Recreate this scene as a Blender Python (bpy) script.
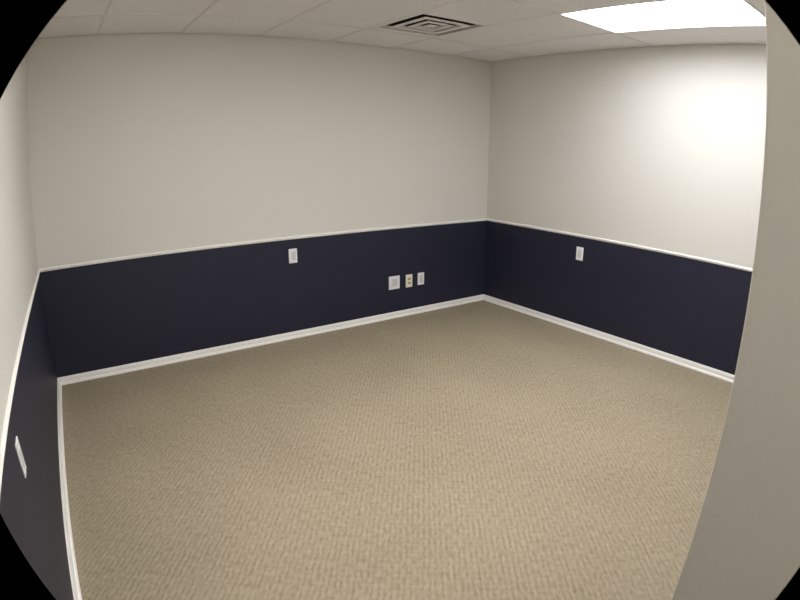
import bpy, bmesh, math
from mathutils import Vector, Matrix

# ------------------------------------------------------------------ clear
for o in list(bpy.data.objects):
    bpy.data.objects.remove(o)
SC = bpy.context.scene
COL = SC.collection

# ------------------------------------------------------------------ camera (wide fisheye lens, seen from the doorway)
CAM_POS = Vector((-3.9477, -4.13951, 1.56057))
YAW, PITCH, ROLL = 0.63643, -0.28174, 0.01033
fwd = Vector((math.sin(YAW) * math.cos(PITCH), math.cos(YAW) * math.cos(PITCH), math.sin(PITCH)))
rgt = Vector((math.cos(YAW), -math.sin(YAW), 0))
upv = rgt.cross(fwd)
r2 = math.cos(ROLL) * rgt + math.sin(ROLL) * upv
u2 = -math.sin(ROLL) * rgt + math.cos(ROLL) * upv
cam = bpy.data.cameras.new('camera')
cam.type = 'PANO'
cam.panorama_type = 'FISHEYE_LENS_POLYNOMIAL'
cam.sensor_fit = 'HORIZONTAL'
cam.sensor_width = 36.0
cam.sensor_height = 27.0
cam.fisheye_polynomial_k0 = 0.0
cam.fisheye_polynomial_k1 = -0.03995256
cam.fisheye_polynomial_k2 = -4.0258e-06
cam.fisheye_polynomial_k3 = 8.374584e-06
cam.fisheye_polynomial_k4 = -3.129245e-07
cam.fisheye_fov = 1.640
cam.shift_x = -16.0 / 800
cam.shift_y = 6.0 / 600
cam.clip_start = 0.01
cam_o = bpy.data.objects.new('camera', cam)
COL.objects.link(cam_o)
cam_o.matrix_world = Matrix((
    (r2.x, u2.x, -fwd.x, CAM_POS.x),
    (r2.y, u2.y, -fwd.y, CAM_POS.y),
    (r2.z, u2.z, -fwd.z, CAM_POS.z),
    (0, 0, 0, 1)))
SC.camera = cam_o

# ------------------------------------------------------------------ world and exposure
w = bpy.data.worlds.new('world')
SC.world = w
w.use_nodes = True
w.node_tree.nodes['Background'].inputs[0].default_value = (0, 0, 0, 1)
w.node_tree.nodes['Background'].inputs[1].default_value = 0.0
SC.view_settings.view_transform = 'Standard'
SC.view_settings.look = 'None'
SC.view_settings.exposure = 0.0
SC.view_settings.gamma = 1.0
SC.view_settings.use_curve_mapping = False
LAMP_POWER = (15.8, 21.8, 7.4)      # lamp by the right wall, lamp further left, unseen fill lamp added in the entry
LAMP_COLOUR = ((0.955, 0.99, 1.07, 1), (1.0, 0.995, 1.01, 1), (1.0, 0.98, 0.95, 1))

# ------------------------------------------------------------------ dimensions (metres)
H = 2.44            # ceiling
W = 4.1105          # back wall, left to right
DL = 0.03916        # the left wall is a little out of square
RAIL0, RAIL1 = 0.838, 0.862
EDGE = (-3.208, -3.8828)     # corner where the entry meets the room
YB = -5.25          # far end of the entry behind the camera
GX = [-4.225, -3.615, -3.005, -2.395, -1.785, -1.175, -0.53]
GY = [-4.26, -3.04, -1.83, -0.57]


# ------------------------------------------------------------------ materials
def mat(name, base, rough=0.6, spec=0.5):
    m = bpy.data.materials.new(name)
    m.use_nodes = True
    b = m.node_tree.nodes['Principled BSDF']
    b.inputs['Base Color'].default_value = (*base, 1)
    b.inputs['Roughness'].default_value = rough
    b.inputs['Specular IOR Level'].default_value = spec
    return m, m.node_tree, b


def add_bump(nt, b, height, dist, strength=0.5):
    n = nt.nodes.new('ShaderNodeBump')
    n.inputs['Strength'].default_value = strength
    n.inputs['Distance'].default_value = dist
    nt.links.new(height, n.inputs['Height'])
    nt.links.new(n.outputs[0], b.inputs['Normal'])


def paint(name, base, rough, scale=90, vary=0.03, bump=0.0006, spec=0.5):
    """rolled wall paint: faint mottling and orange-peel relief"""
    m, nt, b = mat(name, base, rough, spec)
    tc = nt.nodes.new('ShaderNodeTexCoord')
    n1 = nt.nodes.new('ShaderNodeTexNoise')
    n1.inputs['Scale'].default_value = scale
    n1.inputs['Detail'].default_value = 4
    nt.links.new(tc.outputs['Object'], n1.inputs['Vector'])
    mx = nt.nodes.new('ShaderNodeMix')
    mx.data_type = 'RGBA'
    mx.inputs[6].default_value = (*[c * (1 - vary) for c in base], 1)
    mx.inputs[7].default_value = (*[min(1, c * (1 + vary)) for c in base], 1)
    nt.links.new(n1.outputs['Fac'], mx.inputs[0])
    nt.links.new(mx.outputs[2], b.inputs['Base Color'])
    add_bump(nt, b, n1.outputs['Fac'], bump)
    return m


M_WALL = paint('wall_paint_greige', (0.648, 0.622, 0.561), 0.55, spec=0.35)
M_NAVY = paint('wall_paint_navy', (0.018, 0.019, 0.036), 0.5, spec=0.35)
M_TRIM = paint('trim_paint_white', (0.86, 0.835, 0.78), 0.35, scale=40, bump=0.0002)
M_TEE = paint('ceiling_grid_paint', (0.78, 0.75, 0.74), 0.5, scale=40, bump=0.0001)
M_VENT = paint('vent_enamel', (0.82, 0.79, 0.77), 0.45, scale=30, bump=0.0001)
M_DUCT_SHADE = paint('duct_shade', (0.012, 0.012, 0.016), 0.8, scale=30)  # near-black colour stands in for the shade inside the duct
M_PLATE = paint('plate_white_plastic', (0.82, 0.80, 0.80), 0.35, scale=60, bump=0.0001)
M_INSERT = paint('plate_insert_grey_plastic', (0.62, 0.62, 0.62), 0.4, scale=60, bump=0.0001)
M_IVORY = paint('ivory_plastic', (0.82, 0.78, 0.62), 0.35, scale=60, bump=0.0001)
M_IVORY_FACE = paint('ivory_receptacle', (0.48, 0.42, 0.24), 0.4, scale=60, bump=0.0001)
M_SLOT = paint('slot_black', (0.01, 0.01, 0.01), 0.6, scale=60, bump=0.0001)
M_SCREW = paint('screw_paint', (0.66, 0.64, 0.60), 0.3, scale=60, bump=0.0001)
M_STEEL = paint('lamp_housing_enamel', (0.80, 0.79, 0.77), 0.4, scale=30, bump=0.0001)


def tile_material():
    m, nt, b = mat('ceiling_tile', (0.74, 0.69, 0.655), 0.9, 0.2)
    tc = nt.nodes.new('ShaderNodeTexCoord')
    v = nt.nodes.new('ShaderNodeTexVoronoi')
    v.inputs['Scale'].default_value = 85
    n = nt.nodes.new('ShaderNodeTexNoise')
    n.inputs['Scale'].default_value = 130
    n.inputs['Detail'].default_value = 5
    nt.links.new(tc.outputs['Object'], v.inputs['Vector'])
    nt.links.new(tc.outputs['Object'], n.inputs['Vector'])
    r = nt.nodes.new('ShaderNodeValToRGB')
    r.color_ramp.elements[0].position = 0.32
    r.color_ramp.elements[0].color = (0.82, 0.80, 0.81, 1)
    r.color_ramp.elements[1].position = 0.6
    r.color_ramp.elements[1].color = (0.92, 0.90, 0.91, 1)
    nt.links.new(n.outputs['Fac'], r.inputs[0])
    nt.links.new(r.outputs[0], b.inputs['Base Color'])
    add_bump(nt, b, v.outputs['Distance'], 0.002)
    return m


def carpet_material():
    """short loop pile in a small grid of raised dots, lighter on the loop tips"""
    m, nt, b = mat('carpet_loop', (0.33, 0.27, 0.165), 0.95, 0.1)
    N, L = nt.nodes, nt.links
    tc = N.new('ShaderNodeTexCoord')
    wob = N.new('ShaderNodeTexNoise')
    wob.inputs['Scale'].default_value = 14
    wob.inputs['Detail'].default_value = 2
    L.new(tc.outputs['Object'], wob.inputs['Vector'])
    sub = N.new('ShaderNodeVectorMath')
    sub.operation = 'MULTIPLY_ADD'
    L.new(wob.outputs['Color'], sub.inputs[0])
    sub.inputs[1].default_value = (0.010, 0.010, 0)
    L.new(tc.outputs['Object'], sub.inputs[2])
    sep = N.new('ShaderNodeSeparateXYZ')
    rot = N.new('ShaderNodeVectorRotate')
    rot.rotation_type = 'Z_AXIS'
    rot.inputs['Angle'].default_value = math.radians(37)
    L.new(sub.outputs[0], rot.inputs['Vector'])
    L.new(rot.outputs[0], sep.inputs[0])

    def wave(sock, pitch):
        q = N.new('ShaderNodeMath')
        q.operation = 'MULTIPLY'
        q.inputs[1].default_value = 2 * math.pi / pitch
        L.new(sock, q.inputs[0])
        c = N.new('ShaderNodeMath')
        c.operation = 'COSINE'
        L.new(q.outputs[0], c.inputs[0])
        return c.outputs[0]

    def madd(sock, k, add):
        q = N.new('ShaderNodeMath')
        q.operation = 'MULTIPLY_ADD'
        L.new(sock, q.inputs[0])
        q.inputs[1].default_value = k
        if isinstance(add, float):
            q.inputs[2].default_value = add
        else:
            L.new(add, q.inputs[2])
        return q.outputs[0]

    def noise(vec, scale, detail=3):
        q = N.new('ShaderNodeTexNoise')
        q.inputs['Scale'].default_value = scale
        q.inputs['Detail'].default_value = detail
        L.new(vec, q.inputs['Vector'])
        return q.outputs['Fac']
    stretch = N.new('ShaderNodeVectorMath')
    stretch.operation = 'MULTIPLY'
    stretch.inputs[1].default_value = (1.0, 0.35, 1.0)
    L.new(rot.outputs[0], stretch.inputs[0])
    v = madd(wave(sep.outputs[0], 0.024), 0.06, 0.0)
    v = madd(wave(sep.outputs[1], 0.031), 0.02, v)
    v = madd(noise(stretch.outputs[0], 75, 4), 0.75, v)
    v = madd(noise(tc.outputs['Object'], 260, 3), 0.5, v)
    v = madd(noise(tc.outputs['Object'], 1.6, 3), 0.25, v)       # mean about 0.75
    r = N.new('ShaderNodeValToRGB')
    e = r.color_ramp.elements
    e[0].position = 0.45
    e[0].color = (0.21, 0.172, 0.113, 1)
    e[1].position = 1.0
    e[1].color = (0.41, 0.345, 0.24, 1)
    L.new(v, r.inputs[0])
    L.new(r.outputs[0], b.inputs['Base Color'])
    add_bump(nt, b, v, 0.004, 0.6)
    return m


M_TILE = tile_material()
M_CARPET = carpet_material()


def lamp_material(power, tint):
    m = bpy.data.materials.new('lamp_diffuser')
    m.use_nodes = True
    b = m.node_tree.nodes['Principled BSDF']
    b.inputs['Base Color'].default_value = (0.9, 0.9, 0.88, 1)
    b.inputs['Emission Color'].default_value = tint
    b.inputs['Emission Strength'].default_value = power
    return m


M_LAMPS = [lamp_material(q, c) for q, c in zip(LAMP_POWER, LAMP_COLOUR)]


# ------------------------------------------------------------------ mesh helpers
def box(bm, x0, x1, y0, y1, z0, z1, mi=0, bevel=0.0):
    vs = [bm.verts.new((x, y, z)) for x in (x0, x1) for y in (y0, y1) for z in (z0, z1)]
    fs = [bm.faces.new([vs[i] for i in q]) for q in
          ((0, 1, 3, 2), (4, 6, 7, 5), (0, 4, 5, 1), (2, 3, 7, 6), (0, 2, 6, 4), (1, 5, 7, 3))]
    for f in fs:
        f.material_index = mi
    if bevel:
        es = list({e for f in fs for e in f.edges})
        g = bmesh.ops.bevel(bm, geom=es, offset=bevel, segments=3, affect='EDGES', profile=0.5)
        for f in g['faces']:
            f.material_index = mi


def obj(name, bm, mats, parent=None, smooth=False):
    bmesh.ops.recalc_face_normals(bm, faces=bm.faces)
    me = bpy.data.meshes.new(name)
    bm.to_mesh(me)
    bm.free()
    for m in (mats if isinstance(mats, (list, tuple)) else [mats]):
        me.materials.append(m)
    if smooth:
        for p in me.polygons:
            p.use_smooth = True
    o = bpy.data.objects.new(name, me)
    COL.objects.link(o)
    if parent:
        o.parent = parent
    return o


def struct(o):
    o['kind'] = 'structure'
    return o


def thing(name, label, cat, loc, rz=0.0, group=None):
    o = bpy.data.objects.new(name, None)
    o.empty_display_size = 0.05
    COL.objects.link(o)
    o.location = loc
    o.rotation_euler = (0, 0, rz)
    o['label'] = label
    o['category'] = cat
    if group:
        o['group'] = group
    return o


def sweep(bm, prof, p0, p1, nrm, cut0=0.0, cut1=0.0):
    """profile (distance from wall, height) extruded along a wall line p0-p1; cut = mitre slope at each end"""
    d = (p1 - p0).normalized()
    rings = []
    for p, s in ((p0, cut0), (p1, cut1)):
        rings.append([bm.verts.new(p + nrm * a + d * (s * a) + Vector((0, 0, z))) for a, z in prof])
    n = len(prof)
    for i in range(n):
        j = (i + 1) % n
        bm.faces.new((rings[0][i], rings[0][j], rings[1][j], rings[1][i]))
    bm.faces.new(rings[0])
    bm.faces.new(list(reversed(rings[1])))


# ------------------------------------------------------------------ room shell
LN = Vector((math.cos(DL), -math.sin(DL), 0))        # left wall, into the room
LD = Vector((-math.sin(DL), -math.cos(DL), 0))       # along the left wall, towards the camera
LA = Vector((-W, 0, 0))
LEN_L = -YB / math.cos(DL)
T = 0.1

bm = bmesh.new()
box(bm, -4.6, 0.1, YB - 0.1, 0.1, -0.1, 0.0)
struct(obj('floor', bm, M_CARPET))


def wall(name, x0, x1, y0, y1):
    b_ = bmesh.new()
    box(b_, x0, x1, y0, y1, 0.0, 0.848, 1)
    box(b_, x0, x1, y0, y1, 0.848, H + 0.12, 0)
    return struct(obj(name, b_, [M_WALL, M_NAVY]))


wall('wall_back', -W - 0.1, 0.0, 0.0, T)
wall('wall_right', 0.0, T, EDGE[1] - 0.05, T)
bm = bmesh.new()
for z0, z1, mi in ((0, 0.848, 1), (0.848, H + 0.12, 0)):
    a, b_ = LA - LD * 0.1, LA + LD * (LEN_L + 0.1)
    vs = [bm.verts.new(p + LN * k + Vector((0, 0, z))) for p in (a, b_) for k in (0, -T) for z in (z0, z1)]
    for q in ((0, 1, 3, 2), (4, 6, 7, 5), (0, 4, 5, 1), (2, 3, 7, 6), (0, 2, 6, 4), (1, 5, 7, 3)):
        bm.faces.new([vs[i] for i in q]).material_index = mi
struct(obj('wall_left', bm, [M_WALL, M_NAVY]))

# front wall of the room: its end is the return wall of the entry; rounded drywall corner
bm = bmesh.new()
ex, ey = EDGE
R = 0.004
arc = [(ex + R - R * math.sin(t), ey - R + R * math.cos(t)) for t in [i * math.pi / 12 for i in range(7)]]
prof = arc + [(ex, YB - 0.1), (0.1, YB - 0.1), (0.1, ey)]
lo, hi = [bm.verts.new((x, y, 0)) for x, y in prof], [bm.verts.new((x, y, H + 0.12)) for x, y in prof]
for i in range(len(prof)):
    j = (i + 1) % len(prof)
    bm.faces.new((lo[i], lo[j], hi[j], hi[i]))
bm.faces.new(lo)
bm.faces.new(hi)
box(bm, -3.05, -0.001, ey - 0.01, ey + 0.002, 0.0, 0.848, 1)
struct(obj('wall_front', bm, [M_WALL, M_NAVY]))
bm = bmesh.new()
box(bm, -4.6, ex, YB - 0.1, YB, 0, H + 0.12)
struct(obj('wall_entry', bm, M_WALL))

# ceiling: lay-in tiles with narrow metal tees; the lamp and vent cells are left open
bm = bmesh.new()
xs = [-4.6] + GX + [0.0]
ys = [YB] + GY + [0.0]
LAMPS = [(GX[5], GX[6]), (GX[2], GX[3])]
VENT = (GX[4], GX[5], -1.235, -0.57)
OPEN = [(a, b_, GY[1], GY[2]) for a, b_ in LAMPS]
ENTRY_FILL = (-3.98, -3.38, GY[0] - 0.62, GY[0] - 0.02)  # unseen lamp added behind the camera to brighten the return wall
TW = 0.009
cells = []
for i in range(len(xs) - 1):
    for j in range(len(ys) - 1):
        c = (xs[i], xs[i + 1], ys[j], ys[j + 1])
        if c in OPEN:
            continue
        if c[0] == VENT[0] and c[3] == VENT[3]:
            c = (c[0], c[1], c[2], VENT[2])
        elif c[0] == VENT[0] and c[2] == VENT[3]:
            pass
        if c[3] == GY[0] and c[0] < ENTRY_FILL[1] and c[1] > ENTRY_FILL[0]:     # cut tiles round the added entry lamp
            cells.append((c[0], c[1], c[2], ENTRY_FILL[2]))
            if c[0] < ENTRY_FILL[0]:
                cells.append((c[0], ENTRY_FILL[0], ENTRY_FILL[2], c[3]))
            if c[1] > ENTRY_FILL[1]:
                cells.append((ENTRY_FILL[1], c[1], ENTRY_FILL[2], c[3]))
            continue
        cells.append(c)
for x0, x1, y0, y1 in cells:
    g = 0.0012
    box(bm, x0 + g, x1 - g, y0 + g, y1 - g, H + 0.004, H + 0.02, 0)
for x in GX:
    box(bm, x - TW, x + TW, ENTRY_FILL[3] if ENTRY_FILL[0] < x < ENTRY_FILL[1] else YB, 0, H, H + 0.0035, 1)
for y in GY:
    for i in range(len(xs) - 1):
        box(bm, xs[i] + TW, xs[i + 1] - TW, y - TW, y + TW, H, H + 0.0035, 1)
box(bm, VENT[0] + TW, VENT[1] - TW, VENT[2] - TW, VENT[2] + TW, H, H + 0.0035, 1)
box(bm, VENT[0] + 0.0012, VENT[1] - 0.0012, -0.655, VENT[3] - 0.0012, H + 0.004, H + 0.02, 0)     # tile strip behind the vent
box(bm, -4.6, 0.1, YB - 0.1, 0.1, H + 0.2, H + 0.25, 0)
struct(obj('ceiling', bm, [M_TILE, M_TEE]))

# wall angle, chair rail, baseboard
ANGLE = [(0, H - 0.014), (0.003, H - 0.014), (0.003, H - 0.003), (0.009, H - 0.003), (0.009, H), (0, H)]
RAIL = [(0, RAIL0), (0.006, RAIL0), (0.008, RAIL0 + 0.003), (0.009, RAIL0 + 0.007), (0.012, RAIL0 + 0.011),
        (0.013, RAIL0 + 0.016), (0.011, RAIL0 + 0.019), (0.006, RAIL1 - 0.002), (0.004, RAIL1), (0, RAIL1)]
BASE = [(0, 0), (0.024, 0), (0.024, 0.006), (0.022, 0.012), (0.017, 0.017), (0.013, 0.019), (0.012, 0.024),
        (0.012, 0.041), (0.009, 0.047), (0.008, 0.053), (0.006, 0.056), (0, 0.056)]
ZERO = Vector((0, 0, 0))
LINES = {
    'back': (ZERO, LA, Vector((0, -1, 0)), 1.0, -1.0),
    'right': (Vector((0, ey, 0)), ZERO, Vector((-1, 0, 0)), 0.0, -1.0),
    'left': (LA, LA + LD * LEN_L, LN, 1.0, 0.0),
}
for k, (p0, p1, n, c0, c1) in LINES.items():
    bm = bmesh.new()
    sweep(bm, BASE, p0, p1, n, c0, c1)
    struct(obj('baseboard_' + k, bm, M_TRIM))
for idx, (k, (p0, p1, n, c0, c1)) in enumerate(LINES.items()):
    bm = bmesh.new()
    sweep(bm, RAIL, p0, p1, n, c0, c1)
    struct(obj('trim_%d' % (idx + 1), bm, M_TRIM))
for idx, (k, (p0, p1, n, c0, c1)) in enumerate(LINES.items()):
    bm = bmesh.new()
    sweep(bm, ANGLE, p0, p1, n, c0, c1)
    struct(obj('trim_%d' % (idx + 4), bm, M_WALL))


# ------------------------------------------------------------------ ceiling lights
def ceiling_light(x0, x1, y0, y1, label, lamp, drop=False):
    cx, cy = (x0 + x1) / 2, (y0 + y1) / 2
    t = thing('ceiling_light', label, 'ceiling light', (cx, cy, H))
    hx, hy = (x1 - x0) / 2 - 0.003, (y1 - y0) / 2 - 0.003
    lip, z0, z1 = 0.012, -0.002, 0.09
    b_ = bmesh.new()
    for s in (-1, 1):                                   # four rails of the frame and the housing on top
        box(b_, *sorted((s * hx, s * (hx - lip))), -hy, hy, z0, z1)
        box(b_, -hx + lip, hx - lip, *sorted((s * hy, s * (hy - lip))), z0, z1)
    box(b_, -hx, hx, -hy, hy, z1, z1 + 0.006)
    obj('frame', b_, M_STEEL, t)
    b_ = bmesh.new()
    if drop:                                            # lens shaped to hang low so it also brightens the ceiling
        box(b_, -hx + lip, hx - lip, -hy + lip, hy - lip, -0.045, 0.066, 0, 0.01)
    else:
        box(b_, -hx + lip, hx - lip, -hy + lip, hy - lip, 0.062, 0.066)
    obj('diffuser', b_, lamp, t)
    return t


ceiling_light(*LAMPS[0], GY[1], GY[2], 'bright white rectangular ceiling light recessed near the right wall', M_LAMPS[0])
ceiling_light(*LAMPS[1], GY[1], GY[2], 'rectangular ceiling light over the left half of the room, above the picture', M_LAMPS[1], True)

ceiling_light(*ENTRY_FILL, 'added unseen square fill light in the entry ceiling, behind the camera', M_LAMPS[2])


# ------------------------------------------------------------------ ceiling vent with stepped square louvers
def square_loft(bm, rings, mi=0):
    """rings: (half size, z) - square loops joined one to the next"""
    loops = [[bm.verts.new((sx * a, sy * a, z)) for sx, sy in ((-1, -1), (1, -1), (1, 1), (-1, 1))] for a, z in rings]
    for p, q in zip(loops, loops[1:]):
        for i in range(4):
            j = (i + 1) % 4
            bm.faces.new((p[i], p[j], q[j], q[i])).material_index = mi
    return loops


vx, vy = (VENT[0] + VENT[1]) / 2 + 0.002, -0.937
vent = thing('ceiling_vent', 'square white air vent with stepped louvers set in the ceiling tiles', 'vent', (vx, vy, H))
bm = bmesh.new()
square_loft(bm, [(0.306, 0.0), (0.306, -0.002), (0.300, -0.004), (0.265, -0.003), (0.265, 0.022), (0.268, 0.022),
                 (0.268, 0.0), (0.306, 0.0)])
obj('frame', bm, M_VENT, vent)
for a, b0 in ((0.206, 0.164), (0.118, 0.082), (0.040, None)):
    bm = bmesh.new()
    if b0:                                              # flat flange with a low upstand on its inner edge
        square_loft(bm, [(b0, -0.005), (a - 0.003, -0.005), (a, -0.003), (a, -0.001), (b0 + 0.003, 0.002),
                         (b0 + 0.003, 0.013), (b0, 0.013), (b0, -0.005)])
    else:
        square_loft(bm, [(0.0005, -0.005), (a - 0.003, -0.005), (a, -0.003), (a, 0.0), (0.0005, 0.012)])
    obj('louver', bm, M_VENT, vent)
bm = bmesh.new()
box(bm, -0.268, 0.268, -0.268, 0.268, 0.16, 0.165)
for q in (-1, 1):
    box(bm, *sorted((q * 0.268, q * 0.265)), -0.268, 0.268, 0.0222, 0.16)
    box(bm, -0.265, 0.265, *sorted((q * 0.268, q * 0.265)), 0.0222, 0.16)
box(bm, -0.265, 0.265, -0.004, 0.004, 0.0125, 0.017)      # cross bars that carry the louvers
box(bm, -0.004, 0.004, -0.265, 0.265, 0.0125, 0.017)
obj('duct', bm, M_DUCT_SHADE, vent)


# ------------------------------------------------------------------ wall plates (local: x right, z up, -y out of the wall)
def screw(parent, x, z, y):
    b_ = bmesh.new()
    bmesh.ops.create_cone(b_, cap_ends=True, segments=16, radius1=0.0032, radius2=0.0026, depth=0.0016,
                          matrix=Matrix.Translation((x, y - 0.0004, z)) @ Matrix.Rotation(math.pi / 2, 4, 'X'))
    s = obj('screw', b_, M_SCREW, parent)
    return s


def plate(parent, wd, ht, m, name='cover_plate'):
    b_ = bmesh.new()
    box(b_, -wd / 2, wd / 2, -0.006, 0.0, -ht / 2, ht / 2, 0, 0.0022)
    return obj(name, b_, m, parent)


def insert(parent, wd, ht, m, x=0.0, z=0.0, name='insert'):
    b_ = bmesh.new()
    box(b_, x - wd / 2, x + wd / 2, -0.0085, -0.004, z - ht / 2, z + ht / 2, 0, 0.001)
    return obj(name, b_, m, parent)


def wall_plate(label, loc, rz, wd=0.074, ht=0.118, iw=0.033, ih=0.067, screws=(0.0,), ix=0.0, iz=0.0):
    t = thing('wall_plate', label, 'wall plate', loc, rz)
    plate(t, wd, ht, M_PLATE)
    insert(t, iw, ih, M_INSERT, ix, iz)
    for sx in screws:
        for s in (-1, 1):
            screw(t, sx, s * 0.0484, -0.0065)
    return t


wall_plate('single white wall plate below the white rail, highest on the back wall', (-2.141, 0, 0.701), 0, ix=0.006)
wall_plate('wide white double wall plate low on the back wall, left of the ivory outlet', (-1.143, 0, 0.338), 0,
           wd=0.120, ht=0.124, iw=0.056, ih=0.072, screws=(-0.023, 0.023), ix=0.004)
wall_plate('narrow white wall plate low on the back wall, right of the ivory outlet', (-0.836, 0, 0.335), 0)
wall_plate('white wall plate below the rail on the right wall', (0, -1.207, 0.692), -math.pi / 2)
s_ = 2.40
p = LA + LD * s_
wall_plate('white wall plate on the navy left wall, seen nearly edge on', (p.x, p.y, 0.690), math.pi / 2 - DL)

out = thing('electrical_outlet', 'ivory electrical outlet low on the back wall between two white plates', 'outlet', (-0.975, 0, 0.333))
plate(out, 0.074, 0.122, M_IVORY)
for z in (0.0195, -0.0195):
    b_ = bmesh.new()
    segs = []
    for i in range(24):                     # round face with flattened top and bottom
        a = 2 * math.pi * i / 24
        segs.append((0.0172 * math.cos(a), max(-0.0125, min(0.0125, 0.0172 * math.sin(a)))))
    f0 = [b_.verts.new((x, -0.004, z + q)) for x, q in segs]
    f1 = [b_.verts.new((x, -0.0085, z + q)) for x, q in segs]
    for i in range(24):
        j = (i + 1) % 24
        b_.faces.new((f0[i], f0[j], f1[j], f1[i]))
    b_.faces.new(f0)
    b_.faces.new(f1)
    rec = obj('receptacle', b_, M_IVORY_FACE, out)
    for sx, hh in ((-0.0064, 0.0085), (0.0064, 0.007)):
        b_ = bmesh.new()
        box(b_, sx - 0.0014, sx + 0.0014, -0.0089, -0.0080, z + 0.002 - hh / 2, z + 0.002 + hh / 2)
        obj('slot', b_, M_SLOT, rec)
    b_ = bmesh.new()
    bmesh.ops.create_cone(b_, cap_ends=True, segments=14, radius1=0.0026, radius2=0.0026, depth=0.001,
                          matrix=Matrix.Translation((0, -0.0085, z - 0.0075)) @ Matrix.Rotation(math.pi / 2, 4, 'X'))
    obj('ground_hole', b_, M_SLOT, rec)
screw(out, 0, 0, -0.0065)
